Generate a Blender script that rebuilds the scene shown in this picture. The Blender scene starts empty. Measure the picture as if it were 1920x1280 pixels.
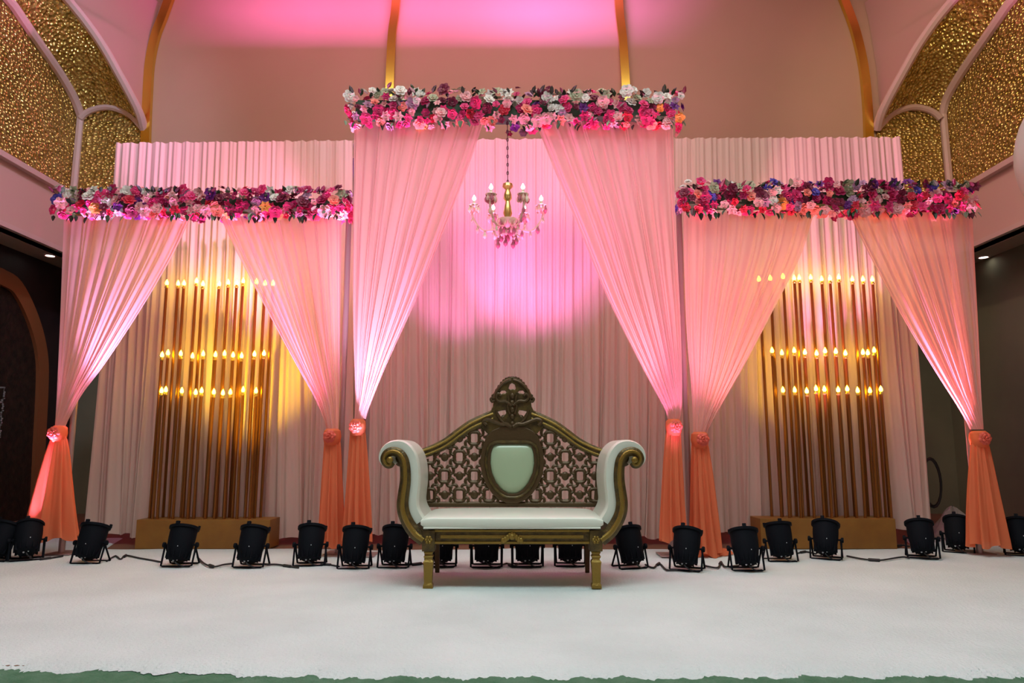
import bpy, bmesh, math, random
from mathutils import Vector, Matrix, Euler
R = random.Random(7)
PI = math.pi
C = bpy.context.scene.collection
sc = bpy.context.scene

# ---------------------------------------------------------------- camera
F = 1350.0; PITCH = math.atan(200 / F); HC = 0.95
cam = bpy.data.cameras.new('camera'); camo = bpy.data.objects.new('camera', cam); C.objects.link(camo)
camo.location = (0, 0, HC); camo.rotation_euler = (PI / 2 + PITCH, 0, 0)
cam.sensor_width = 36; cam.lens = F / 1920 * 36; cam.clip_end = 100
sc.camera = camo
sc.view_settings.view_transform = 'Standard'; sc.view_settings.look = 'None'
sc.view_settings.gamma = 1; sc.view_settings.exposure = 0.0; sc.view_settings.use_curve_mapping = False
# ---------------------------------------------------------------- world and hall light
w = bpy.data.worlds.new('world'); sc.world = w; w.use_nodes = True
w.node_tree.nodes['Background'].inputs[0].default_value = (1.0, 0.80, 0.72, 1)
w.node_tree.nodes['Background'].inputs[1].default_value = 0.30


def ray(px, py):
    x = (px - 960) / F; y = (640 - py) / F
    return Vector((x, math.cos(PITCH) - y * math.sin(PITCH), math.sin(PITCH) + y * math.cos(PITCH)))


def U(px, py, Y):            # where a sight line meets the upright plane at depth Y
    d = ray(px, py); t = Y / d.y
    return Vector((d.x * t, Y, HC + d.z * t))


def V(px, py, X):            # ... the side plane at X
    d = ray(px, py); t = X / d.x
    return Vector((X, d.y * t, HC + d.z * t))


def G(px, py, z=0.0):        # ... the level z
    d = ray(px, py); t = (z - HC) / d.z
    return Vector((d.x * t, d.y * t, z))


def area(name, loc, target, sx, sy, power, col, spread=PI):
    l = bpy.data.lights.new(name, 'AREA'); l.shape = 'RECTANGLE'; l.size = sx; l.size_y = sy
    l.energy = power; l.color = col; l.spread = spread
    o = bpy.data.objects.new(name, l); C.objects.link(o); o.location = loc
    o.rotation_euler = (Vector(target) - Vector(loc)).to_track_quat('-Z', 'Y').to_euler()
    return o


def spot(name, loc, target, power, col, ang, blend=0.6, rad=0.05):
    l = bpy.data.lights.new(name, 'SPOT'); l.energy = power; l.color = col
    l.spot_size = math.radians(ang); l.spot_blend = blend; l.shadow_soft_size = rad
    o = bpy.data.objects.new(name, l); C.objects.link(o); o.location = loc
    o.rotation_euler = (Vector(target) - Vector(loc)).to_track_quat('-Z', 'Y').to_euler()
    return o


YB = 9.6      # upper back wall
YL = 10.95     # lower back wall under the soffit
area('hall_light', (0, 2.6, 7.4), (0, 3.6, 0), 7, 2.0, 215, (0.80, 0.98, 1.0), math.radians(122))
area('hall_light', (0, 5.6, 7.4), (0, 7.4, 3), 7, 1.2, 150, (1.0, 0.86, 0.76))
spot('hall_spot', (-2.2, 4.2, 7.6), (-6.1, 8.0, 5.2), 620, (0.52, 0.68, 1.0), 60, 0.8, 0.12)  # added cool spot, no visible fixture, brightens and tints the left mosaic
spot('hall_spot', (2.2, 4.2, 7.6), (6.1, 8.3, 5.4), 300, (1.0, 0.86, 0.55), 60, 0.8, 0.12)  # added warm spot, likewise unseen, to brighten the right mosaic
# added unseen pink batten behind the backdrop, washing the top of the back wall
area('wall_washer', (-2.0, 8.9, 4.3), (-2.0, 9.4, 7.6), 3.9, 0.03, 210, (0.80, 0.14, 0.72), math.radians(64))
area('wall_washer', (0.7, 8.9, 4.3), (0.7, 9.4, 7.6), 1.7, 0.03, 125, (0.78, 0.22, 1.0), math.radians(64))
# spotlights that sit in the mouths of the stage lights: (can x px, base y px, turn, target px/py/Y, power, colour, cone)
PINK = (1.0, 0.27, 0.72); MAG = (1.0, 0.22, 0.85); LIL = (0.85, 0.62, 1.1); SAL = (1.0, 0.32, 0.48); AMB = (1.0, 0.66, 0.02)


# ---------------------------------------------------------------- materials
MATS = {}


def mat(name, col, rough=0.6, metal=0.0, emit=None, estr=0.0, bump=None, spec=None, coat=0.0, vary=None):
    if name in MATS: return MATS[name]
    m = bpy.data.materials.new(name); m.use_nodes = True; nt = m.node_tree
    b = nt.nodes['Principled BSDF']
    b.inputs['Base Color'].default_value = (*col, 1); b.inputs['Roughness'].default_value = rough
    b.inputs['Metallic'].default_value = metal
    if spec is not None: b.inputs['Specular IOR Level'].default_value = spec
    if coat: b.inputs['Coat Weight'].default_value = coat
    if emit: b.inputs['Emission Color'].default_value = (*emit, 1); b.inputs['Emission Strength'].default_value = estr
    tc = nt.nodes.new('ShaderNodeTexCoord')
    if bump or vary:
        n = nt.nodes.new('ShaderNodeTexNoise'); nt.links.new(tc.outputs['Object'], n.inputs['Vector'])
        n.inputs['Scale'].default_value = (bump or vary)[0]; n.inputs['Detail'].default_value = 4
    if bump:
        bp = nt.nodes.new('ShaderNodeBump'); bp.inputs['Strength'].default_value = bump[1]; bp.inputs['Distance'].default_value = bump[2]
        nt.links.new(n.outputs['Fac'], bp.inputs['Height']); nt.links.new(bp.outputs['Normal'], b.inputs['Normal'])
    if vary:
        n2 = nt.nodes.new('ShaderNodeTexNoise'); n2.inputs['Scale'].default_value = vary[0]; n2.inputs['Detail'].default_value = 5
        nt.links.new(tc.outputs['Object'], n2.inputs['Vector'])
        r = nt.nodes.new('ShaderNodeMapRange'); r.inputs[1].default_value = 0.35; r.inputs[2].default_value = 0.65
        nt.links.new(n2.outputs['Fac'], r.inputs[0])
        mx = nt.nodes.new('ShaderNodeMix'); mx.data_type = 'RGBA'
        mx.inputs[6].default_value = (*col, 1); mx.inputs[7].default_value = (*vary[1], 1)
        nt.links.new(r.outputs[0], mx.inputs[0]); nt.links.new(mx.outputs[2], b.inputs['Base Color'])
    MATS[name] = m
    return m


def cloth(name, col, transp, transl):
    m = bpy.data.materials.new(name); m.use_nodes = True; nt = m.node_tree; nt.nodes.clear()
    out = nt.nodes.new('ShaderNodeOutputMaterial')
    d = nt.nodes.new('ShaderNodeBsdfDiffuse'); d.inputs[0].default_value = (*col, 1)
    t = nt.nodes.new('ShaderNodeBsdfTranslucent'); t.inputs[0].default_value = (*col, 1)
    x = nt.nodes.new('ShaderNodeBsdfTransparent')
    a = nt.nodes.new('ShaderNodeMixShader'); a.inputs[0].default_value = transl
    b = nt.nodes.new('ShaderNodeMixShader'); b.inputs[0].default_value = transp
    tc = nt.nodes.new('ShaderNodeTexCoord'); wv = nt.nodes.new('ShaderNodeTexNoise'); wv.inputs['Scale'].default_value = 220
    bp = nt.nodes.new('ShaderNodeBump'); bp.inputs['Strength'].default_value = 0.15; bp.inputs['Distance'].default_value = 0.002
    nt.links.new(tc.outputs['Object'], wv.inputs['Vector']); nt.links.new(wv.outputs['Fac'], bp.inputs['Height'])
    nt.links.new(bp.outputs[0], d.inputs['Normal'])
    nt.links.new(d.outputs[0], a.inputs[1]); nt.links.new(t.outputs[0], a.inputs[2])
    nt.links.new(a.outputs[0], b.inputs[1]); nt.links.new(x.outputs[0], b.inputs[2]); nt.links.new(b.outputs[0], out.inputs[0])
    MATS[name] = m
    return m


def mosaic(name):
    m = bpy.data.materials.new(name); m.use_nodes = True; nt = m.node_tree
    b = nt.nodes['Principled BSDF']; b.inputs['Metallic'].default_value = 0.8; b.inputs['Roughness'].default_value = 0.25
    tc = nt.nodes.new('ShaderNodeTexCoord')
    v = nt.nodes.new('ShaderNodeTexVoronoi'); v.inputs['Scale'].default_value = 22
    nt.links.new(tc.outputs['Object'], v.inputs['Vector'])
    r = nt.nodes.new('ShaderNodeValToRGB')
    r.color_ramp.elements[0].color = (0.38, 0.23, 0.03, 1); r.color_ramp.elements[1].color = (0.95, 0.74, 0.24, 1)
    nt.links.new(v.outputs['Color'], r.inputs[0]); nt.links.new(r.outputs[0], b.inputs['Base Color'])
    bp = nt.nodes.new('ShaderNodeBump'); bp.inputs['Strength'].default_value = 1.0; bp.inputs['Distance'].default_value = 0.05
    nt.links.new(v.outputs['Distance'], bp.inputs['Height']); nt.links.new(bp.outputs[0], b.inputs['Normal'])
    MATS[name] = m
    return m


M_SHEER = cloth('peach_sheer', (0.96, 0.56, 0.52), 0.17, 0.45)
M_TAIL = cloth('peach_gathered', (0.86, 0.24, 0.11), 0.05, 0.35)
M_BACK = cloth('cream_drape', (0.76, 0.55, 0.47), 0.0, 0.2)
M_MOS = mosaic('gold_mosaic')
M_WALL = mat('plaster_upper', (0.56, 0.35, 0.25), 0.8, vary=(0.5, (0.50, 0.33, 0.22)))
M_PINKW = mat('plaster_pink', (0.52, 0.31, 0.26), 0.75)
M_FASC = mat('plaster_fascia', (0.66, 0.42, 0.36), 0.6)
M_MOULD = mat('moulding_mauve', (0.68, 0.46, 0.42), 0.5)
M_SOFFIT = mat('soffit_paint', (0.40, 0.31, 0.24), 0.8)
M_LOW = mat('lower_wall_taupe', (0.21, 0.19, 0.12), 0.85, vary=(0.8, (0.15, 0.14, 0.09)))  # shade behind the drapes is put into this darker wall colour
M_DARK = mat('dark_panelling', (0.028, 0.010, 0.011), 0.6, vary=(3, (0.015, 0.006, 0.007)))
M_ARCH = mat('arch_wood', (0.26, 0.085, 0.03), 0.45, bump=(20, 0.2, 0.004))
M_GOLD = mat('polished_gold', (0.80, 0.58, 0.10), 0.2, 1.0)
M_CARPET = mat('white_carpet', (0.62, 0.69, 0.68), 0.95, bump=(60, 0.9, 0.014), vary=(1.6, (0.55, 0.62, 0.61)))
M_BOARD = mat('brown_stage_board', (0.22, 0.09, 0.045), 0.7, vary=(2, (0.16, 0.07, 0.04)))
M_GREEN = mat('green_turf', (0.05, 0.15, 0.075), 0.95, bump=(90, 0.8, 0.02), vary=(12, (0.09, 0.20, 0.12)))
M_BLACK = mat('black_metal', (0.003, 0.004, 0.007), 0.75, spec=0.12)
M_CABLE = mat('black_rubber', (0.012, 0.012, 0.014), 0.6)
M_LENS = mat('lens_glass', (0.25, 0.10, 0.14), 0.1, emit=(1.0, 0.35, 0.55), estr=1.5)
M_LED = mat('white_label', (0.5, 0.52, 0.56), 0.4)
M_BOX = mat('gold_box_paint', (0.30, 0.125, 0.018), 0.5, 0.2, vary=(5, (0.24, 0.095, 0.014)))
M_ROD = mat('copper_gold_rod', (0.27, 0.095, 0.018), 0.32, 0.7)
M_BULB = mat('warm_flame_bulb', (1, 0.8, 0.4), 0.4, emit=(1.0, 0.66, 0.018), estr=38)
M_CUP = mat('brass_cup', (0.7, 0.5, 0.16), 0.3, 0.9)
M_WOOD = mat('antique_gold_wood', (0.115, 0.075, 0.018), 0.38, 0.45, bump=(70, 0.6, 0.006), vary=(22, (0.05, 0.032, 0.010)))
M_WOODD = mat('antique_gold_dark', (0.075, 0.042, 0.014), 0.42, 0.4, bump=(60, 0.6, 0.006))
M_ORN = mat('antique_gold_bright', (0.24, 0.15, 0.025), 0.35, 0.6, bump=(90, 0.7, 0.006))
M_LEATH = mat('white_leatherette', (0.66, 0.70, 0.60), 0.32, bump=(4, 0.12, 0.01), coat=0.2)
M_MINT = mat('mint_leatherette', (0.36, 0.46, 0.30), 0.3, coat=0.25)
M_POST = mat('grey_pole', (0.38, 0.26, 0.25), 0.4, 0.5)
M_GLASSP = mat('pink_crystal', (0.92, 0.55, 0.46), 0.12, 0.1, coat=0.6)
M_GLASSD = mat('rose_crystal', (0.55, 0.16, 0.22), 0.12, 0.1, coat=0.6)
M_CREAMG = mat('cream_crystal', (0.95, 0.80, 0.62), 0.15, 0.1, coat=0.5)
M_CHBULB = mat('white_flame_bulb', (1, 1, 1), 0.4, emit=(1.0, 0.86, 0.92), estr=5)
M_CHAIN = mat('dark_chain', (0.18, 0.07, 0.10), 0.4, 0.6)
M_DOWN = mat('downlight_glow', (1, 1, 1), 0.4, emit=(1, 0.95, 0.88), estr=9)
M_GLOBE = mat('pale_frosted_globe', (0.52, 0.52, 0.48), 0.35)
M_BEAD = mat('grey_beads', (0.30, 0.28, 0.27), 0.2, 0.2)
M_STEM = mat('dark_stem', (0.02, 0.05, 0.02), 0.7)


# ---------------------------------------------------------------- mesh helpers
class MB:
    def __init__(s): s.v = []; s.f = []

    def add(s, vs, fs):
        n = len(s.v); s.v += [Vector(p) for p in vs]; s.f += [tuple(i + n for i in f) for f in fs]; return s

    def box(s, c, sz, rot=None):
        c = Vector(c); h = Vector(sz) / 2; vs = []
        for x in (-1, 1):
            for y in (-1, 1):
                for z in (-1, 1):
                    p = Vector((x * h.x, y * h.y, z * h.z))
                    if rot is not None: p = rot @ p
                    vs.append(c + p)
        return s.add(vs, [(0, 1, 3, 2), (4, 6, 7, 5), (0, 4, 5, 1), (2, 3, 7, 6), (0, 2, 6, 4), (1, 5, 7, 3)])

    def lathe(s, prof, n=16, M=None, cap=True):
        vs = []; fs = []; k = len(prof)
        for i in range(n):
            a = 2 * PI * i / n
            for r, z in prof:
                p = Vector((r * math.cos(a), r * math.sin(a), z)); vs.append(M @ p if M else p)
        for i in range(n):
            j = (i + 1) % n
            for q in range(k - 1): fs.append((i * k + q, j * k + q, j * k + q + 1, i * k + q + 1))
        if cap:
            if prof[0][0] > 1e-5: fs.append(tuple(i * k for i in reversed(range(n))))
            if prof[-1][0] > 1e-5: fs.append(tuple(i * k + k - 1 for i in range(n)))
        return s.add(vs, fs)

    def tube(s, pts, rad, n=8, closed=False, flat=None, up=None):
        """rad: float or list; flat=(a,b): factors of the section along side / depth"""
        pts = [Vector(p) for p in pts]; m = len(pts)
        rs = rad if isinstance(rad, (list, tuple)) else [rad] * m
        vs = []; fs = []; upv = Vector(up) if up else Vector((0, 1, 0)); prev = None
        for i, p in enumerate(pts):
            a = pts[i - 1] if (i > 0 or closed) else p
            b = pts[(i + 1) % m] if (i < m - 1 or closed) else p
            t = (b - a)
            t = t.normalized() if t.length > 1e-9 else Vector((0, 0, 1))
            u = upv if abs(t.dot(upv)) < 0.95 else Vector((1, 0, 0))
            sd = t.cross(u).normalized(); dp = sd.cross(t).normalized()
            fa, fb = flat if flat else (1, 1)
            for q in range(n):
                g = 2 * PI * (q + 0.5) / n
                vs.append(p + sd * math.cos(g) * rs[i] * fa + dp * math.sin(g) * rs[i] * fb)
        rng = m if closed else m - 1
        for i in range(rng):
            j = (i + 1) % m
            for q in range(n):
                q2 = (q + 1) % n; fs.append((i * n + q, i * n + q2, j * n + q2, j * n + q))
        if not closed:
            fs.append(tuple(reversed(range(n)))); fs.append(tuple((m - 1) * n + q for q in range(n)))
        return s.add(vs, fs)

    def ball(s, c, r, n=8, k=5, sc3=(1, 1, 1)):
        prof = [(r * math.sin(PI * i / k), -r * math.cos(PI * i / k)) for i in range(k + 1)]
        prof[0] = (0, -r); prof[-1] = (0, r)
        return s.lathe(prof, n, Matrix.Translation(c) @ Matrix.Diagonal((*sc3, 1)), cap=False)

    def grid(s, fn, nu, nv, closed_u=False):
        vs = [fn(i / nu, j / nv) for j in range(nv + 1) for i in range(nu + 1)]
        fs = [(j * (nu + 1) + i, j * (nu + 1) + i + 1, (j + 1) * (nu + 1) + i + 1, (j + 1) * (nu + 1) + i) for j in range(nv) for i in range(nu)]
        return s.add(vs, fs)

    def prism(s, poly, d):
        """poly: 3-D points (a loop), extruded by vector d"""
        n = len(poly); d = Vector(d); vs = [Vector(p) for p in poly] + [Vector(p) + d for p in poly]
        fs = [tuple(range(n)), tuple(reversed(range(n, 2 * n)))] + [(i, i + n, (i + 1) % n + n, (i + 1) % n) for i in range(n)]
        return s.add(vs, fs)


def root(name, label, cat, loc=(0, 0, 0), rz=0, group=None):
    o = bpy.data.objects.new(name, None); C.objects.link(o); o.empty_display_size = 0.1
    o.location = loc; o.rotation_euler = (0, 0, rz); o['label'] = label; o['category'] = cat
    if group: o['group'] = group
    return o


def topof(o):
    while o.parent: o = o.parent
    return o


def mesh_of(name, mb, m, smooth=True, local=Vector((0, 0, 0)), bevel=0.0, seg=2, fix=True, ang=40):
    me = bpy.data.meshes.new(name)
    me.from_pydata([p - local for p in mb.v], [], mb.f)
    bm = bmesh.new(); bm.from_mesh(me)
    bmesh.ops.remove_doubles(bm, verts=bm.verts, dist=1e-5)
    if bevel: bmesh.ops.bevel(bm, geom=list(bm.edges), offset=bevel, segments=seg, affect='EDGES', profile=0.6)
    if fix: bmesh.ops.recalc_face_normals(bm, faces=bm.faces)
    for f in bm.faces: f.smooth = smooth
    if smooth:
        for e in bm.edges:
            if len(e.link_faces) == 2 and e.calc_face_angle(0) > math.radians(ang): e.smooth = False
    bm.to_mesh(me); bm.free()
    me.materials.append(m)
    return me


def part(name, mb, m, parent=None, world=True, **k):
    """world=True: the shape is given in world coordinates and the parent's root is unrotated"""
    loc = Vector(topof(parent).location) if (parent and world) else Vector((0, 0, 0))
    me = mesh_of(name, mb, m, local=loc, **k)
    o = bpy.data.objects.new(name, me); C.objects.link(o)
    if parent: o.parent = parent
    return o


def thing(name, mb, m, label, cat, group=None, origin=None, **k):
    loc = Vector(origin) if origin is not None else Vector((0, 0, 0))
    me = mesh_of(name, mb, m, local=loc, **k)
    o = bpy.data.objects.new(name, me); C.objects.link(o); o.location = loc
    o['label'] = label; o['category'] = cat
    if group: o['group'] = group
    return o


def struct(name, mb, m, label=None, parent=None, **k):
    o = part(name, mb, m, parent, **k)
    if not parent: o['kind'] = 'structure'; o['category'] = 'structure'
    if label: o['label'] = label
    return o


def smooth_path(pts, n=6, closed=False):
    pts = [Vector(p) for p in pts]; out = []; m = len(pts)
    for i in range(m if closed else m - 1):
        p0 = pts[i - 1] if (i > 0 or closed) else pts[0] * 2 - pts[1]
        p1 = pts[i]; p2 = pts[(i + 1) % m]
        p3 = pts[(i + 2) % m] if (i + 2 < m or closed) else p2 * 2 - p1
        for k in range(n):
            t = k / n
            out.append(0.5 * ((2 * p1) + (p2 - p0) * t + (2 * p0 - 5 * p1 + 4 * p2 - p3) * t * t + (3 * p1 - p0 - 3 * p2 + p3) * t ** 3))
    if not closed: out.append(pts[-1])
    return out


def plate(name, outline, holes, thick, m, parent, bevel=0.006):
    """flat carved board with holes; loops are world points on one upright plane; extruded toward the camera"""
    cu = bpy.data.curves.new(name, 'CURVE'); cu.dimensions = '2D'; cu.fill_mode = 'BOTH'
    Y = outline[0].y
    for loop in [outline] + holes:
        sp = cu.splines.new('POLY'); sp.points.add(len(loop) - 1); sp.use_cyclic_u = True
        for i, p in enumerate(loop): sp.points[i].co = (p.x, p.z, 0, 1)
    cu.extrude = thick / 2 - bevel; cu.bevel_depth = bevel; cu.bevel_resolution = 1; cu.offset = -bevel * 0.6
    tmp = bpy.data.objects.new('tmp', cu); C.objects.link(tmp)
    dg = bpy.context.evaluated_depsgraph_get(); dg.update()
    me = bpy.data.meshes.new_from_object(tmp.evaluated_get(dg)); bpy.data.objects.remove(tmp)
    loc = Vector(topof(parent).location)
    for v in me.vertices:
        x, z, h = v.co; v.co = Vector((x, Y - h, z)) - loc
    me.flip_normals(); me.materials.clear(); me.materials.append(m)
    me.name = name
    for p in me.polygons: p.use_smooth = False
    o = bpy.data.objects.new(name, me); C.objects.link(o); o.parent = parent
    return o


# ================================================================ the hall
WB = 6.103; WD = 6.66; ZS = 3.56; ZF = 4.44; ZC = 8.3
# floor: brown stage boards, the white carpet over them, green turf at the front
mb = MB(); mb.box((0, 7.2, -0.062), (13.4, 7.6, 0.10)); struct('floor', mb, M_BOARD, 'brown stage boards behind the white carpet', smooth=False)
mb = MB(); mb.box((0, 1.0, -0.070), (14, 5.0, 0.10)); struct('trim_1', mb, M_GREEN, 'green turf edge of the stage below the white carpet', smooth=False)


def carpet_fn(u, v):
    x = -6.0 + 12.0 * u
    px = 960 + x * 190
    front = G(960, 1262 - 9 * (u < 0.001) + 0, 0).y + 0.03 * math.sin(x * 9) * math.sin(x * 23.3) + 0.006 * math.sin(x * 71) + R.uniform(-0.014, 0.014) + (0.09 if x < -0.8 else 0) * min(1, (-x - 0.8))
    back = 7.15 + 0.05 * math.sin(x * 2.1 + 1) + 0.03 * math.sin(x * 5.7)
    if abs(x) > 3.9: back += min(1.0, (abs(x) - 3.9) / 0.3) * 0.9
    y = front + (back - front) * v
    z = 0.0 if 0 < v < 1 else -0.021
    z += 0.003 * math.sin(x * 3.1 + y * 2) + 0.0025 * math.sin(y * 7 + math.sin(x * 1.3) * 2)
    return Vector((x, y, z))


mb = MB(); mb.grid(carpet_fn, 1100, 50); carpet = thing('stage_carpet', mb, M_CARPET, 'white fluffy carpet covering the stage under the sofa', 'carpet')

# back walls
mb = MB(); mb.box((0, YB + 0.05, (ZS + ZC) / 2), (2 * WB, 0.10, ZC - ZS)); struct('wall_back', mb, M_WALL, smooth=False)
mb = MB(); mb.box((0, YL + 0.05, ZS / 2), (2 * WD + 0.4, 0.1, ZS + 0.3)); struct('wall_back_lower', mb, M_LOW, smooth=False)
for s, nm in ((-1, 'left'), (1, 'right')):
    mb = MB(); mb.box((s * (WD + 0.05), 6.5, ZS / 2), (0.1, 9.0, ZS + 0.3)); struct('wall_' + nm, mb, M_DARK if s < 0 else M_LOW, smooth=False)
    # fascia beam, soffit
    mb = MB(); mb.box((s * (WB + 0.07), 6.0, (ZS + ZF) / 2), (0.14, 9.0, ZF - ZS)); struct('trim_%d' % (2 if s < 0 else 3), mb, M_FASC, 'pink plaster beam along the %s side' % nm, smooth=False)
    mb = MB(); mb.box((s * (WB + 0.05), 6.0, ZF - 0.04), (0.26, 9.0, 0.07)); mb.box((s * (WB + 0.05), 6.0, ZS + 0.03), (0.22, 9.0, 0.06))
    struct('trim_%d' % (4 if s < 0 else 5), mb, M_MOULD, 'mauve cornice ledges along the %s beam' % nm, smooth=False)
    mb = MB(); mb.box((s * (WB + 0.45), 6.3, ZS + 0.05), (0.78, 9.4, 0.06)); struct('ceiling_soffit_' + nm, mb, M_SOFFIT, smooth=False)
mb = MB(); mb.box((0, YB + 0.75, ZS + 0.07), (2 * WD, 1.4, 0.1)); struct('ceiling_soffit_back', mb, M_SOFFIT, smooth=False)
mb = MB(); mb.box((0, 4.6, ZC + 0.05), (13, 11.5, 0.1)); struct('ceiling', mb, M_PINKW, smooth=False)


def mirror(px, s): return px if s < 0 else 1914 - px


for s, nm in ((-1, 'left'), (1, 'right')):
    X = s * WB
    e1 = [V(mirror(px, s), py, X) for px, py in ((150, 222), (135, 185), (110, 141), (80, 97), (50, 54), (20, 10), (0, -16))]
    e1[0].y = YB - 0.02
    ap = e1[-1]
    e1 = smooth_path(e1 + [Vector((X, ap.y - 0.8, ap.z + 0.34)), Vector((X, ap.y - 1.8, ap.z + 0.52))], 4)
    # big side panel: from the beam to the arch, mirrored past its apex
    top = e1 + [Vector((X, 2 * e1[-1].y - p.y, p.z)) for p in reversed(e1[:-1])]
    poly = [Vector((X, YB - 0.02, ZF))] + top + [Vector((X, top[-1].y, ZF))]
    mb = MB(); mb.prism(poly, (s * 0.05, 0, 0)); struct('wall_%s_mosaic' % nm, mb, M_MOS, 'gold mosaic arched wall panel', smooth=False)
    # edge of the vault cell on the room side
    pts2 = [(270, 243), (262, 215), (245, 180), (222, 138), (196, 92), (166, 48), (134, 8), (110, -20), (84, -54), (54, -94), (20, -142), (-20, -200)]
    e2 = [U(mirror(px, s), py, YB - 0.03 - 1.25 * (i / 7) ** 1.1) for i, (px, py) in enumerate(pts2)]
    e2 = smooth_path(e2, 4)
    n = min(len(e1), len(e2)); a1 = e1[:n]; a2 = e2[:n]

    def cell(u, v, a1=a1, a2=a2, n=n):
        i = min(n - 1, int(round(v * (n - 1)))); p = a1[i].lerp(a2[i], u); p.z += 0.17 * math.sin(PI * u); return p
    mb = MB(); mb.grid(cell, 12, n - 1); struct('ceiling_vault_%s' % nm, mb, M_MOS, 'gold mosaic vault cell', fix=False)

    m2 = len(e2)

    def sail(u, v, a2=e2, n=m2, s=s):
        i = min(n - 1, int(round(v * (n - 1)))); p = a2[i]; q = Vector((s * (5.20 - 0.10 * max(0, (p.z - 6.3) / 1.3) - 0.06 * max(0, (p.z - 7.0))), YB - 0.01, p.z)); r_ = p.lerp(q, u); return r_
    mb = MB(); mb.grid(sail, 8, m2 - 1); struct('ceiling_sail_%s' % nm, mb, M_PINKW, fix=False)
    # end panel on the back wall with its little arch
    arch = [U(mirror(px, s), py, YB - 0.03) for px, py in ((153, 224), (165, 213), (185, 205), (207, 203), (230, 209), (250, 221), (270, 243))]
    arch = smooth_path(arch, 3)
    bz = ZF - 0.3
    mb = MB(); mb.prism([Vector((arch[0].x, YB - 0.03, bz))] + arch + [Vector((arch[-1].x, YB - 0.03, bz))], (0, 0.05, 0))
    struct('wall_%s_end_mosaic' % nm, mb, M_MOS, 'small gold mosaic arched panel on the back wall', smooth=False)
    mb = MB(); mb.tube([p + Vector((0, -0.03, 0)) for p in arch], 0.045, 8)
    mb.tube([p + Vector((-s * 0.03, 0, 0)) for p in e1], 0.06, 8, up=(1, 0, 0)); mb.tube(e2, 0.06, 8)
    mb.tube([Vector((s * (WB - 0.03), YB - 0.04, e1[0].z)), Vector((s * (WB - 0.03), YB - 0.04, ZF - 0.1))], 0.05, 8)
    struct('trim_%d' % (6 if s < 0 else 7), mb, M_MOULD, 'mauve rib mouldings between the %s mosaic panels' % nm)
    # wall above the side arch, out of view
    mb = MB(); mb.box((s * (WB + 0.12), 5.5, (ZF + ZC) / 2), (0.1, 8.4, ZC - ZF)); struct('wall_%s_upper' % nm, mb, M_PINKW, smooth=False)

# housing and barn door of the added unseen batten, shaping the pink wall wash
zcut = U(960, 70, YB).z
bt = root('light_batten', 'long black light batten on two stands hidden behind the cream backdrop', 'stage light', (-1.2, 8.9, 0))
mb = MB(); mb.box((-1.25, 8.9, 4.24), (5.8, 0.07, 0.07)); part('housing', mb, M_BLACK, bt, smooth=False)
mb = MB(); h_ = (zcut - 4.3) * (0.12 / 0.7); mb.box((-1.25, 9.02, 4.2 + (h_ + 0.1) / 2), (5.9, 0.006, h_ + 0.1)); mb.box((-1.25, 8.96, 4.21), (5.8, 0.12, 0.01)); mb.box((-4.2, 8.95, 4.45), (0.01, 0.30, 0.6)); mb.box((1.7, 8.95, 4.45), (0.01, 0.30, 0.6)); part('barn_door', mb, M_BLACK, bt, smooth=False)
for x in (-3.6, 1.1):
    mb = MB(); mb.tube([(x, 8.9, 0), (x, 8.9, 4.22)], 0.025, 8); mb.box((x, 8.9, 0.01), (0.4, 0.4, 0.02)); part('stand', mb, M_BLACK, bt)

# gold ribs on the back wall
for i, (pp, lab) in enumerate(((((326, -25), (306, 30), (291, 70), (281, 120), (277, 180), (274, 250), (273, 330)), 'outer left'),
                 (((745, -25), (741, 25), (736, 60), (733, 110), (731, 170), (730, 222)), 'inner left'),
                 (((1158, -25), (1162, 30), (1167, 70), (1170, 110), (1173, 165), (1174, 222)), 'inner right'),
                 (((1572, -25), (1590, 20), (1604, 60), (1616, 110), (1622, 150), (1627, 210), (1630, 300)), 'outer right'))):
    pts = smooth_path([U(px, py, YB - 0.04) for px, py in pp], 4)
    mb = MB(); mb.tube(pts, 0.085, 4, flat=(0.98, 0.55)); struct('trim_%d' % (8 + i), mb, M_GOLD, 'polished gold rib on the back wall, %s' % lab, ang=20)

# arch-framed niche on the left dark wall with its bead curtain
XL = -WD
outer = [V(px, py, XL + 0.03) for px, py in ((-90, 1015), (-80, 700), (-55, 580), (-2, 508), (30, 520), (60, 572), (82, 640), (87, 700), (84, 800), (74, 1012))]
outer = smooth_path([V(px, py, XL + 0.03) for px, py in ((74, 1010), (80, 850), (86, 720), (84, 655), (66, 590), (34, 530), (0, 508))], 5)
y0 = outer[-1].y - 0.10
frame = outer + [Vector((p.x, 2 * y0 - p.y, p.z)) for p in reversed(outer)]
door = root('arched_niche', 'brown wooden pointed-arch frame on the dark left wall', 'arch', (XL, y0, 0))
mb = MB(); mb.tube([Vector((p.x, y0 + (p.y - y0) * 0.93, p.z - 0.07)) for p in frame], 0.15, 4, flat=(1.0, 0.3), up=(1, 0, 0)); part('arch_frame', mb, M_ARCH, door, ang=20)
mb = MB(); inner = [Vector((XL + 0.015, y0 + (p.y - y0) * 0.95, p.z - 0.03)) for p in frame]; mb.prism(inner, (-0.02, 0, 0)); part('niche_panel', mb, mat('niche_brown', (0.035, 0.016, 0.010), 0.5, bump=(14, 0.9, 0.02), vary=(10, (0.012, 0.006, 0.005))), door, smooth=False)
mb = MB(); mb.tube([Vector((XL + 0.05, y0 + 0.02, 0.0)), Vector((XL + 0.05, y0 + 0.02, frame[len(frame) // 2].z))], 0.05, 6); part('centre_mullion', mb, M_ARCH, door)
a = V(7, 735, XL + 0.12)
mb = MB()
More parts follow.
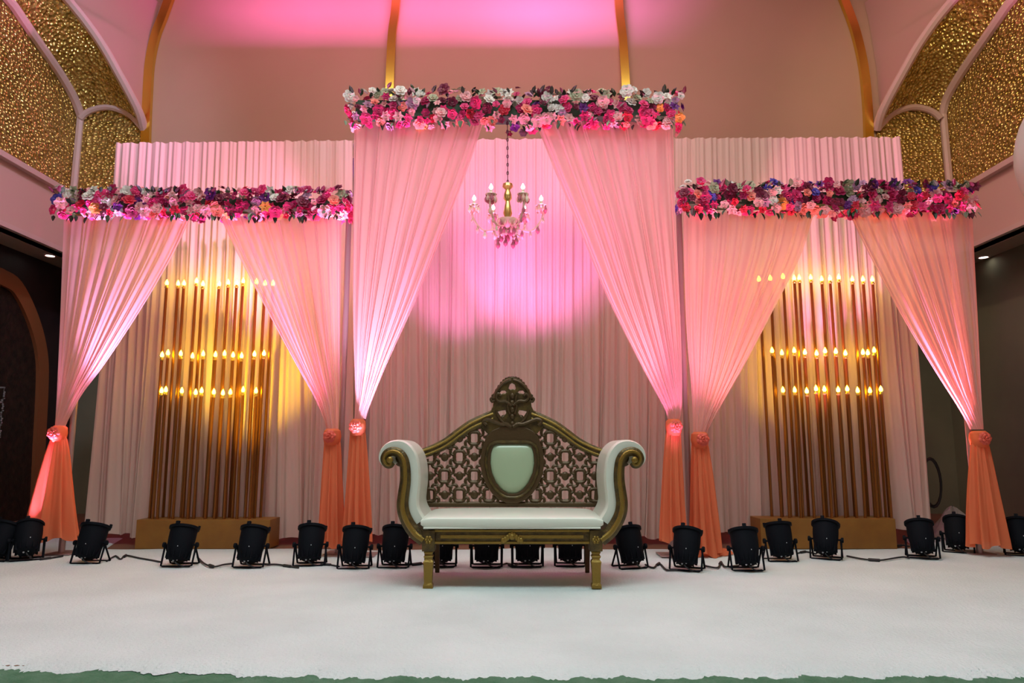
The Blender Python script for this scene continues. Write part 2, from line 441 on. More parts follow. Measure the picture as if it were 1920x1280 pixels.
for k in range(70):
    mb.ball((XL + 0.12 + 0.015 * math.sin(k), a.y + 0.015 * math.cos(k * 2), a.z - 0.026 * k), 0.014, 6, 4)
mb.tube([Vector((XL + 0.12, a.y, a.z + 0.05)), Vector((XL + 0.12, a.y, a.z - 1.8))], 0.003, 4)
mb.box((XL + 0.06, a.y, a.z + 0.06), (0.13, 0.03, 0.02))
thing('bead_string', mb, M_BEAD, 'string of pale grey beads hanging in front of the left arch', 'beads', origin=(XL + 0.12, a.y, a.z))

# recessed downlights in the soffits
for px, py, lab in ((94, 478, 'small round ceiling downlight at the left above the dark wall'), (1844, 481, 'small round ceiling downlight at the right above the dark wall')):
    p = G(px, py, ZS + 0.02)
    t = root('downlight', lab, 'light', (p.x, p.y, ZS + 0.02), group=None)
    mb = MB(); mb.lathe([(0.055, 0.006), (0.085, 0.006), (0.085, -0.01), (0.06, -0.016), (0.055, 0.0)], 20, cap=False); part('trim_ring', mb, M_MOULD, t, world=False)
    mb = MB(); mb.lathe([(0.0, -0.008), (0.056, -0.006), (0.056, 0.004)], 20); part('lamp_disc', mb, M_DOWN, t, world=False)

# large pale globe cut by the right edge of the frame
g = U(2120, 272, 5.2)
t = root('globe_lantern', 'large pale frosted round lantern cut off by the right edge', 'lantern', g)
mb = MB(); mb.ball(g, 0.735, 40, 24); part('globe', mb, M_GLOBE, t)
mb = MB(); mb.lathe([(0.10, 0.70), (0.12, 0.72), (0.12, 0.78), (0.03, 0.82), (0.02, 0.86)], 16, Matrix.Translation(g)); mb.tube([g + Vector((0, 0, 0.84)), Vector((g.x, g.y, ZC))], 0.012, 6); part('suspension', mb, M_CHAIN, t)

# ================================================================ backdrop drapes
YD = 7.55
NZ = [R.uniform(0, 6.28) for _ in range(12)]


def pleat(x, n=1.0):
    return (0.55 * math.sin(x * 78 * n + 2.2 * math.sin(x * 3.1 + NZ[0]) + 1.3 * math.sin(x * 11 + NZ[1])) + 0.35 * math.sin(x * 41 * n + 3 * math.sin(x * 2.3 + NZ[2])) + 0.25 * math.sin(x * 17 + NZ[3]) + 0.3 * math.sin(x * 133 + NZ[4]))


def backdrop(tx0, tx1, bx0, bx1, tyl, tyr, byl, byr, seed, label):
    A0 = U(tx0, tyl, YD); A1 = U(tx1, tyr, YD); B0 = U(bx0, byl, YD - 0.08); B1 = U(bx1, byr, YD - 0.08)

    def fn(u, v):
        t = A0.lerp(A1, u); b = B0.lerp(B1, u)
        p = t.lerp(b, v)
        wob = 0.035 * v * v * math.sin(seed + u * 37 + v * 3) + 0.02 * v ** 2 * math.sin(u * 91 + seed * 3 + 2 * v)
        p.x += wob
        amp = 0.016 + 0.03 * v ** 1.4
        q = u * (A1.x - A0.x) + seed
        p.y += amp * (pleat(q) * (1 - 0.45 * v) + 0.9 * v * math.sin(q * 23 + 2 * math.sin(q * 5)))
        if v > 0.999: p.z += 0.02 * math.sin(q * 9) + 0.012 * math.sin(q * 31)
        if v < 0.001: p.z += 0.006 * math.sin(q * 40)
        return p
    t = root('backdrop_drape', label, 'curtain', Vector(((A0.x + A1.x) / 2, YD, 0)), group='cream drapes hung behind the stage')
    nu = int(abs(A1.x - A0.x) * 130)
    mb = MB(); mb.grid(fn, nu, 34); part('fabric', mb, M_BACK, t, fix=False, ang=180)
    mb = MB(); mb.tube([A0 + Vector((0, 0.06, -0.03)), A1 + Vector((0, 0.06, -0.03))], 0.022, 8)
    for A in (A0, A1):
        mb.tube([Vector((A.x + (0.04 if A is A0 else -0.04), YD + 0.09, A.z - 0.03)), Vector((A.x + (0.04 if A is A0 else -0.04), YD + 0.09, 0))], 0.025, 8)
    part('pipe_frame', mb, M_POST, t)
    return t


backdrop(218, 662, 168, 660, 268, 263, 1004, 1005, 1.3, 'cream pleated drape at the left behind the candle stand')
backdrop(663, 1261, 661, 1260, 262, 259, 1006, 1006, 4.1, 'cream pleated drape in the centre behind the sofa')
backdrop(1262, 1688, 1261, 1752, 259, 257, 1006, 985, 8.7, 'cream pleated drape at the right behind the candle stand')

# ================================================================ tied sheer drapes
YF = 6.62


def tied_drape(label, post, tx0, tx1, ty, inner, tie, tiew, tail, seed, Y=YF):
    """post: list of (px,py) down the post side, inner: down the free edge, both ending at the tie; tail: (x0,x1,y)"""
    rnd = random.Random(seed)
    P = smooth_path([U(px, py, Y) for px, py in post], 8); Q = smooth_path([U(px, py, Y) for px, py in inner], 8)
    ph = [rnd.uniform(0, 6.28) for _ in range(6)]

    def samp(L, v):
        f = v * (len(L) - 1); i = min(int(f), len(L) - 2); return L[i].lerp(L[i + 1], f - i)
    # match by height
    zt = P[0].z; zb = P[-1].z

    def at(L, z):
        for i in range(len(L) - 1):
            if L[i].z >= z >= L[i + 1].z:
                d = L[i].z - L[i + 1].z; return L[i].lerp(L[i + 1], (L[i].z - z) / d if d > 1e-9 else 0)
        return L[-1] if z < L[-1].z else L[0]
    wtop = abs(Q[0].x - P[0].x)

    def fn(u, v):
        z = zt + (zb - zt) * v
        a = at(P, z); b = at(Q, z)
        p = a.lerp(b, u); wd = abs(b.x - a.x)
        k = 150 * u + 2.4 * math.sin(u * 17 + ph[0]) + 1.5 * math.sin(u * 41 + ph[1])
        s1 = math.sin(k + 0.7 * math.sin(v * 4 + u * 9)); s2 = math.sin(u * 61 + ph[2] + 1.2 * math.sin(3 * v + ph[3])); s3 = math.sin(u * 23 + ph[4] + v)
        amp = 0.004 + 0.0065 * math.sin(PI * min(1, 0.15 + v * 0.8))
        p = p.copy()
        p.x += (0.010 * s2 * (1 - v)) * (1 if 0.02 < u < 0.98 else 0)
        p.y += amp * (0.55 * s1 + 0.9 * s2 + 0.9 * s3) - 0.05 * math.sin(PI * u) * (1 - v) * 0
        p.y -= 0.10 * math.sin(PI * v) * (u * (1 - u) * 1.6)
        # gather round at the tie
        g = max(0, (v - 0.86) / 0.14)
        p.y += g * 0.045 * -math.sin(PI * u)
        return p
    T = U(tie[0], tie[1], Y)
    r = root('tied_drape', label, 'curtain', Vector((P[0].x, Y, 0)), group='sheer peach drapes tied to the flower frames')
    mb = MB(); mb.grid(fn, 260, 44); part('sheer_fabric', mb, M_SHEER, r, fix=False, ang=180)
    # tail
    t0 = U(tail[0], tail[3], Y); t1 = U(tail[1], tail[3], Y); zb2 = t0.z
    hw = tiew / 2 / F * Y; zt2 = T.z - 0.02

    def tf(u, v):
        a = 2 * PI * u
        z = zt2 + (max(zb2, 0.02) - zt2) * v
        e = v ** 0.75
        cx = T.x + ((t0.x + t1.x) / 2 - T.x) * e; hx = hw + ((t1.x - t0.x) / 2 - hw) * e
        hy = 0.035 + 0.09 * e
        rr = 1 + (0.10 + 0.14 * v) * math.sin(a * 9 + ph[0] + 0.8 * math.sin(v * 3)) + 0.07 * math.sin(a * 17 + ph[1])
        return Vector((cx + hx * rr * math.cos(a), Y + hy * rr * math.sin(a), z + (0.02 * math.sin(a * 5 + ph[2]) if v > 0.99 else 0)))
    mb = MB(); mb.grid(tf, 120, 18); o = part('tail', mb, M_TAIL, r, fix=False, ang=180)
    o['label'] = 'gathered orange lower end of the drape'
    # knot band and rosette
    mb = MB(); mb.lathe([(hw * 0.8, 0.07), (hw * 1.15, 0.05), (hw * 1.25, 0.0), (hw * 1.15, -0.05), (hw * 0.85, -0.08)], 18, Matrix.Translation(T) @ Matrix.Diagonal((1.0, 1.1, 1, 1)), cap=False)
    part('tie_band', mb, M_TAIL, r)
    mb = MB(); c = T + Vector((rnd.uniform(-0.008, 0.008), -hw * 1.2 - 0.015, 0.0))
    for ring, (rad, cnt, sz, tl) in enumerate(((0.036, 7, 0.028, 0.2), (0.024, 6, 0.024, 0.6), (0.010, 4, 0.018, 1.1))):
        for q in range(cnt):
            a = 2 * PI * q / cnt + ring * 0.6 + rnd.uniform(-0.2, 0.2)
            d = Vector((math.cos(a), 0, math.sin(a))); sd = Vector((-math.sin(a), 0, math.cos(a)))

            def pf(u, v, d=d, sd=sd, rad=rad, sz=sz, tl=tl, ring=ring):
                w_ = sz * math.sin(PI * (0.15 + 0.75 * v)); uu = (u - 0.5) * 2
                return c + d * (rad * 0.35 + v * sz * math.cos(tl) * 1.3 + rad * 0.3) + sd * uu * w_ + Vector((0, -ring * 0.014 - v * sz * math.sin(tl) - 0.012 * math.cos(uu * 1.5) + 0.012 * v * v, 0))
            mb.grid(pf, 4, 4)
    mb.ball(c + Vector((0, -0.02, 0)), 0.016, 8, 5)
    part('rosette', mb, mat('coral_rosette', (0.72, 0.10, 0.06), 0.6), r, fix=False, ang=180)
    return r


tied_drape('sheer peach drape on the outer left post of the left frame', [(120, 405), (114, 600), (108, 740), (104, 800)], 0, 0, 0,
           [(358, 405), (322, 480), (262, 580), (196, 680), (152, 740), (125, 792), (122, 800)], (111, 812), 22, (52, 136, 0, 1009), 11)
tied_drape('sheer peach drape on the inner right post of the left frame', [(641, 405), (638, 600), (636, 740), (634, 808)], 0, 0, 0,
           [(412, 405), (448, 480), (505, 590), (556, 685), (592, 750), (610, 795), (612, 808)], (623, 818), 26, (601, 643, 0, 1022), 12)
tied_drape('sheer peach drape on the left post of the tall centre frame', [(664, 225), (662, 400), (662, 600), (666, 740), (664, 785)], 0, 0, 0,
           [(908, 225), (872, 330), (833, 430), (781, 560), (722, 690), (690, 770), (686, 785)], (671, 800), 24, (647, 694, 0, 1012), 13, Y=6.5)
tied_drape('sheer peach drape on the right post of the tall centre frame', [(1262, 225), (1266, 400), (1276, 600), (1279, 740), (1275, 785)], 0, 0, 0,
           [(1002, 225), (1044, 330), (1086, 430), (1140, 560), (1205, 690), (1248, 770), (1251, 785)], (1263, 800), 24, (1242, 1284, 0, 1012), 14, Y=6.5)
tied_drape('sheer peach drape on the inner left post of the right frame', [(1280, 398), (1286, 600), (1297, 740), (1300, 815)], 0, 0, 0,
           [(1526, 398), (1500, 480), (1450, 580), (1398, 680), (1358, 750), (1328, 805), (1325, 815)], (1312, 824), 26, (1298, 1350, 0, 1038), 15)
tied_drape('sheer peach drape on the outer right post of the right frame', [(1824, 398), (1835, 600), (1840, 740), (1843, 805)], 0, 0, 0,
           [(1592, 398), (1632, 480), (1690, 590), (1750, 690), (1795, 760), (1818, 800), (1820, 805)], (1836, 822), 26, (1820, 1884, 0, 1022), 16)

# ================================================================ flower garlands on their pipe frames
COLS = {
    'hot_pink': (0.80, 0.04, 0.20), 'magenta': (0.50, 0.010, 0.11), 'blush': (0.88, 0.42, 0.44), 'salmon': (0.90, 0.25, 0.20), 'white': (0.80, 0.74, 0.68),
    'cream_green': (0.44, 0.43, 0.28), 'purple': (0.16, 0.012, 0.20), 'wine': (0.22, 0.01, 0.05), 'mauve': (0.50, 0.24, 0.38), 'orange': (0.90, 0.36, 0.08), 'violet_blue': (0.10, 0.06, 0.42), 'red': (0.70, 0.02, 0.06)}


def flower_mesh(kind, cn):
    mb = MB()
    if kind == 'rose': rings = ((6, 0.40, 1.0, 0.25), (5, 0.22, 0.75, 0.75), (3, 0.06, 0.5, 1.25))
    elif kind == 'open': rings = ((6, 0.15, 1.05, 0.30), (4, 0.08, 0.55, 0.9))
    else: rings = ((5, 0.35, 0.8, 0.5), (5, 0.35, 0.65, 1.0), (4, 0.15, 0.45, 1.3))
    for ri, (cnt, rad, sz, tilt) in enumerate(rings):
        for q in range(cnt):
            a = 2 * PI * q / cnt + ri * 0.5
            d = Vector((math.cos(a), math.sin(a), 0)); sd = Vector((-math.sin(a), math.cos(a), 0)); up = Vector((0, 0, 1))
            L = sz * 0.75; W = L * (0.62 if kind != 'open' else 0.38)
            b = d * rad * 0.35 + up * (0.08 * ri)
            m1 = b + d * L * 0.5 * math.cos(tilt) + up * L * 0.5 * math.sin(tilt); e = b + d * L * math.cos(tilt * 0.7) + up * L * math.sin(tilt * 0.7)
            mb.add([b, m1 + sd * W + up * 0.10, e + sd * W * (0.35 if kind != 'open' else 0.05) , e - sd * W * (0.35 if kind != 'open' else 0.05), m1 - sd * W + up * 0.10, m1], [(0, 5, 1), (1, 5, 2), (5, 3, 2), (5, 4, 3), (0, 4, 5)])
    m = mat('petal_' + cn, COLS[cn], 0.6)
    return mesh_of('flower', mb, m, fix=False, smooth=False)


FL = {(k, c): flower_mesh(k, c) for k in ('rose', 'open', 'bud') for c in COLS}


def leaf_mesh(cn, col):
    mb = MB()
    mb.add([(0, 0, 0), (0.35, 0.28, 0.1), (0.8, 0.2, 0.12), (1.15, 0, 0.0), (0.8, -0.2, 0.12), (0.35, -0.28, 0.1), (0.4, 0, 0), (0.8, 0, 0.02)],
           [(0, 6, 1), (1, 6, 7, 2), (2, 7, 3), (0, 5, 6), (5, 4, 7, 6), (4, 3, 7)])
    return mesh_of('leaf', mb, mat('leaf_' + cn, col, 0.5), fix=False, smooth=False)


LF = [leaf_mesh('dark', (0.012, 0.035, 0.012)), leaf_mesh('green', (0.03, 0.09, 0.03)), leaf_mesh('wine', (0.09, 0.008, 0.02)), leaf_mesh('sage', (0.20, 0.26, 0.16))]


def garland(label, x0, x1, ytop, ybot, Y, seed, topw, posts, zpost, post_lab):
    rnd = random.Random(seed)
    A = U(x0, (ytop + ybot) / 2, Y); B = U(x1, (ytop + ybot) / 2, Y)
    zt = U(960, ytop, Y).z; zb = U(960, ybot, Y).z + 0.035; zc = (zt + zb) / 2; h = zt - zb; D = 0.34
    g = root('flower_garland', label, 'flower garland', Vector(((A.x + B.x) / 2, Y + D / 2, zc)), group='flower garlands on top of the drape frames')
    gl = Vector(g.location)
    mb = MB(); mb.box(gl, (B.x - A.x - 0.18, D - 0.16, h - 0.19)); part('foam_base', mb, M_STEM, g, smooth=False)
    W = B.x - A.x
    # positions by dart throwing on front, top, underside, ends and back
    placed = []

    def put(p, nrm, top):
        nonlocal placed
        fz = (p.z - zb) / h
        r = rnd.random()
        if fz > 0.62:
            cn = rnd.choices(['white', 'cream_green', 'mauve', 'magenta', 'wine', 'purple', 'hot_pink', 'blush', 'violet_blue'], topw)[0]
        elif fz > 0.3:
            cn = rnd.choices(['hot_pink', 'magenta', 'wine', 'blush', 'salmon', 'mauve', 'purple', 'orange', 'white', 'red', 'violet_blue'], [7, 6, 4, 4, 2, 1.5, 0.7, 0.4, 2, 3, 0.15 + topw[8] * 0.4])[0]
        else:
            cn = rnd.choices(['hot_pink', 'blush', 'salmon', 'magenta', 'orange', 'wine', 'mauve', 'red', 'purple'], [6, 7, 3, 3, 0.5, 1, 1.2, 2, 0.6])[0]
        k = rnd.choice(['rose', 'rose', 'open', 'bud'])
        o = bpy.data.objects.new('flower', FL[(k, cn)]); C.objects.link(o); o.parent = g
        o.location = p - gl
        o.rotation_euler = (nrm + Vector((rnd.uniform(-.5, .5), rnd.uniform(-.3, .3), rnd.uniform(-.5, .5)))).to_track_quat('Z', 'Y').to_euler()
        s = rnd.uniform(0.048, 0.076); o.scale = (s, s, s)
    tries = 0; n = 0
    while n < 298 and tries < 9000:
        tries += 1
        face = rnd.choices(['front', 'top', 'bottom', 'end', 'back'], [8.2, 1.5, 1.3, 0.5, 0.8])[0]
        x = A.x + 0.03 + rnd.random() * (W - 0.06)
        if face == 'front': p = Vector((x, Y + 0.04 + rnd.uniform(-.03, .03), zb + 0.03 + rnd.random() * (h - 0.05))); nv = Vector((0, -1, 0.15 * (p.z - zc) / h * 4))
        elif face == 'top': p = Vector((x, Y + 0.05 + rnd.random() * 0.25, zt - 0.03 + rnd.uniform(-.02, .03))); nv = Vector((0, -0.4, 1))
        elif face == 'bottom': p = Vector((x, Y + 0.05 + rnd.random() * 0.25, zb + 0.04)); nv = Vector((0, -0.5, -0.8))
        elif face == 'back': p = Vector((x, Y + D - 0.04, zb + 0.03 + rnd.random() * (h - 0.05))); nv = Vector((0, 1, 0))
        else:
            e = rnd.choice((-1, 1)); p = Vector((A.x + 0.03 if e < 0 else B.x - 0.03, Y + 0.04 + rnd.random() * 0.28, zb + 0.03 + rnd.random() * (h - 0.06))); nv = Vector((e, -0.5, 0))
        if all((p - q).length > 0.060 for q in placed):
            placed.append(p); put(p, nv, face); n += 1
    for k in range(150):
        x = A.x + rnd.random() * W; e = rnd.random()
        if e < 0.33: z = zb + 0.02; dv = Vector((rnd.uniform(-.5, .5), -0.3, -1))
        elif e < 0.72: z = zt - 0.07; dv = Vector((rnd.uniform(-1, 1), -0.7, 0.6))
        else: z = zb + rnd.random() * h; dv = Vector((rnd.uniform(-1, 1), -0.8, rnd.uniform(-.6, .6)))
        o = bpy.data.objects.new('leaf', rnd.choices(LF, [4, 2, 2, 1])[0]); C.objects.link(o); o.parent = g
        o.location = Vector((x, Y + rnd.uniform(-0.01, 0.12), z)) - gl; o.rotation_euler = dv.to_track_quat('X', 'Z').to_euler()
        s = rnd.uniform(0.05, 0.085); o.scale = (s, s, s)
    # frame
    fr = root('pipe_frame', post_lab, 'frame', Vector((gl.x, Y + 0.17, 0)), group='pipe frames that carry the garlands')
    for px in posts:
        p = U(px[0], px[1], Y + 0.06)
        mb = MB(); mb.tube([Vector((p.x, Y + 0.30, 0.012)), Vector((p.x, Y + 0.30, zc - 0.02))], 0.028, 10); part('post', mb, M_POST, fr)
        mb = MB(); mb.box((p.x, Y + 0.36, 0.008), (0.22, 0.26, 0.012)); part('base_plate', mb, M_POST, fr, bevel=0.003, seg=1)
    mb = MB(); mb.tube([Vector((A.x + 0.04, Y + 0.30, zc)), Vector((B.x - 0.04, Y + 0.30, zc))], 0.026, 8); part('crossbar', mb, M_POST, fr)
    return g


garland('left long garland of pink, maroon and white flowers', 92, 652, 348, 409, YF - 0.2, 21, [4, 3, 1.2, 5, 4, 0.4, 5, 3, 0.0], [(124, 600), (636, 600)], 0, 'metal pipe frame under the left garland')
garland('tall centre garland with white flowers along its top', 645, 1287, 162, 235, 6.5 - 0.2, 22, [10, 5, 1.5, 2, 3, 0.7, 2, 3, 0.0], [(686, 500), (1254, 500)], 0, 'tall metal pipe frame under the centre garland')
garland('right long garland with blue and purple flowers among the pink', 1276, 1841, 336, 402, YF - 0.2, 23, [3, 4, 2.5, 4, 4, 1.5, 4, 2, 1.6], [(1292, 600), (1828, 600)], 0, 'metal pipe frame under the right garland')

# ================================================================ candle stands
def candle_stand(label, box, rows, seed, xs_bot):
    Yb = G(960, box[3]).y; p0 = U(box[0], box[3], Yb); p1 = U(box[1], box[3], Yb); zt = U(960, box[2], Yb).z
    r = root('candle_stand', label, 'candle stand', Vector(((p0.x + p1.x) / 2, Yb + 0.14, 0)), group='stands of tall gold candle rods')
    mb = MB(); mb.box(((p0.x + p1.x) / 2, Yb + 0.15, zt / 2 + 0.0), (p1.x - p0.x, 0.30, zt)); part('box_base', mb, M_BOX, r, bevel=0.006, smooth=False)
    rnd = random.Random(seed)
    for ri, (py, xs) in enumerate(rows):
        Yr = Yb + 0.22 - 0.075 * ri
        for i, x in enumerate(xs):
            T = U(x, py + rnd.uniform(-3, 3), Yr)
            lean = rnd.uniform(-0.012, 0.012); B = Vector((T.x + lean, Yr, zt - 0.01))
            q = T - Vector((0, 0, 0.06))
            mb = MB(); mb.tube([B, q], 0.0145, 8); o = part('rod', mb, M_ROD, r)
            mb = MB(); mb.lathe([(0.010, -0.062), (0.021, -0.052), (0.021, -0.044), (0.012, -0.040), (0.012, -0.026)], 8, Matrix.Translation(T)); part('cup', mb, M_CUP, o)
            mb = MB(); mb.lathe([(0.010, -0.028), (0.019, -0.012), (0.017, 0.004), (0.009, 0.022), (0.0, 0.036)], 8, Matrix.Translation(T), cap=False); part('flame_bulb', mb, M_BULB, o)
    return r


candle_stand('left stand of gold candle rods on a gold box', (252, 504, 974, 1029),
             [(529, [313, 334, 345, 368.5, 380.5, 411, 428, 444, 456, 481, 497, 512]), (664, [304, 315, 339, 361, 381, 404, 421, 437, 453, 477, 495]),
              (733, [303, 311, 341, 367, 378, 401, 418, 432, 456, 480])], 5, None)
candle_stand('right stand of gold candle rods on a gold box', (1428, 1683, 972, 1029),
             [(521, [1423, 1444, 1468, 1489, 1498.5, 1520, 1540.5, 1556, 1572.6, 1598, 1618, 1635.6]), (659, [1447.6, 1466, 1489, 1509, 1531, 1547, 1567, 1585, 1618, 1627, 1639]),
              (730, [1468, 1490, 1512.6, 1530, 1545.7, 1571.5, 1588.5, 1608, 1631, 1651.5])], 6, None)

# ================================================================ chandelier
YC = 6.5 - 0.03
c0 = U(952, 345, YC); top = U(951, 205, YC)
ch = root('chandelier', 'pink crystal chandelier hanging in the centre opening above the sofa', 'chandelier', c0)
mpp = YC / F * 1.0
mb = MB(); mb.tube([c0, top], 0.004, 6)
for k in range(9): mb.tube([c0 + (top - c0) * (k + 0.3) / 9 + Vector((0.009 * math.cos(a_), 0, 0.018 * math.sin(a_))) for a_ in [2 * PI * q / 8 for q in range(8)]], 0.0035, 5, closed=True)
part('chain', mb, M_CHAIN, ch)
zz = lambda py: U(952, py, YC).z
mb = MB(); mb.lathe([(0.0, zz(343)), (0.045, zz(345)), (0.05, zz(350)), (0.02, zz(356)), (0.035, zz(364)), (0.04, zz(372)), (0.02, zz(378)), (0.032, zz(388)), (0.042, zz(400)), (0.025, zz(410)), (0.02, zz(415))], 14, Matrix.Translation((c0.x, c0.y, 0)), cap=False)
part('column', mb, M_CUP, ch)
mb = MB(); mb.lathe([(0.03, zz(414)), (0.10, zz(412)), (0.105, zz(418)), (0.07, zz(430)), (0.03, zz(437)), (0.0, zz(441))], 18, Matrix.Translation((c0.x, c0.y, 0)), cap=False)
part('bowl', mb, M_GLASSP, ch)
arms = [(a_, 372, 0.315) for a_ in (183, 243, 300, 356, 64, 118)]
drop = MB().lathe([(0, 0.012), (0.005, 0.006), (0.003, 0.0), (0.011, -0.016), (0.009, -0.028), (0.0, -0.038)], 6, cap=False)
dropm = [mesh_of('crystal_drop', drop, m_) for m_ in (M_GLASSP, M_GLASSD, M_CREAMG)]
rc = random.Random(3)


def crystal(p, s, parent, k=None):
    o = bpy.data.objects.new('crystal_drop', dropm[k if k is not None else rc.choice((0, 0, 1, 2))]); C.objects.link(o); o.parent = parent
    o.location = p - c0; o.scale = (s, s, s)


for ang, pyb, rad in arms:
    a = math.radians(ang); d = Vector((math.cos(a), -math.sin(a), 0))
    zb_ = zz(pyb)
    P0 = Vector((c0.x, c0.y, zz(420)))
    end = P0 + d * rad; end.z = zb_ - 0.075
    pts = smooth_path([P0 + d * 0.03, P0 + d * rad * 0.35 + Vector((0, 0, -0.05)), P0 + d * rad * 0.75 + Vector((0, 0, -0.055)), Vector((end.x, end.y, (end.z + P0.z) / 2 - 0.01)) + d * 0.015, end], 5)
    mb = MB(); mb.tube(pts, 0.011, 8); arm = part('arm', mb, M_GLASSP, ch)
    mb = MB(); mb.lathe([(0.006, -0.01), (0.034, 0.004), (0.054, 0.014), (0.048, 0.019), (0.012, 0.01), (0.013, 0.055), (0.010, 0.058)], 12, Matrix.Translation(end)); part('candle_cup', mb, M_CREAMG, arm)
    b = end + Vector((0, 0, 0.06))
    mb = MB(); mb.lathe([(0.008, 0), (0.019, 0.014), (0.017, 0.028), (0.008, 0.045), (0, 0.058)], 10, Matrix.Translation(b), cap=False); part('flame_bulb', mb, M_CHBULB, arm)
    for q in range(7):
        g_ = 2 * PI * q / 7 + ang
        crystal(end + Vector((0.042 * math.cos(g_), 0.042 * math.sin(g_), -0.002)), rc.uniform(1.3, 1.9), ch)
    for q in (0.15, 0.3, 0.45, 0.6, 0.75):
        crystal(pts[int(q * (len(pts) - 1))] + Vector((0, 0, -0.012)), rc.uniform(1.2, 1.9), ch)
for q in range(14):
    g_ = 2 * PI * q / 14
    crystal(Vector((c0.x + 0.10 * math.cos(g_), c0.y + 0.10 * math.sin(g_), zz(418))), 1.4, ch)
    crystal(Vector((c0.x + 0.06 * math.cos(g_), c0.y + 0.06 * math.sin(g_), zz(434))), 1.5, ch)
for dx, py in ((-0.09, 452), (-0.02, 448), (0.05, 452), (0.0, 440), (0.08, 445), (-0.06, 440)):
    p = Vector((c0.x + dx, c0.y, zz(py))); crystal(p, 2.0, ch, 1)
    mb = MB(); mb.tube([p + Vector((0, 0, 0.01)), Vector((p.x * 0.6 + c0.x * 0.4, p.y, zz(432)))], 0.0025, 5); part('crystal_wire', mb, M_CHAIN, ch)

# ================================================================ sofa
YS = G(960, 1105).y          # front of the front legs
YK = YS + 0.62               # plane of the back
sofa = root('carved_sofa', 'antique gold carved wooden sofa with white cushions in the middle of the carpet', 'sofa', (0, YS + 0.3, 0))
S = lambda px, py, dy=0.0: U(px, py, YS + dy)
K = lambda px, py, dy=0.0: U(px, py, YK + dy)
CX = 960.5


def mx(px, s): return px if s < 0 else 2 * CX - px


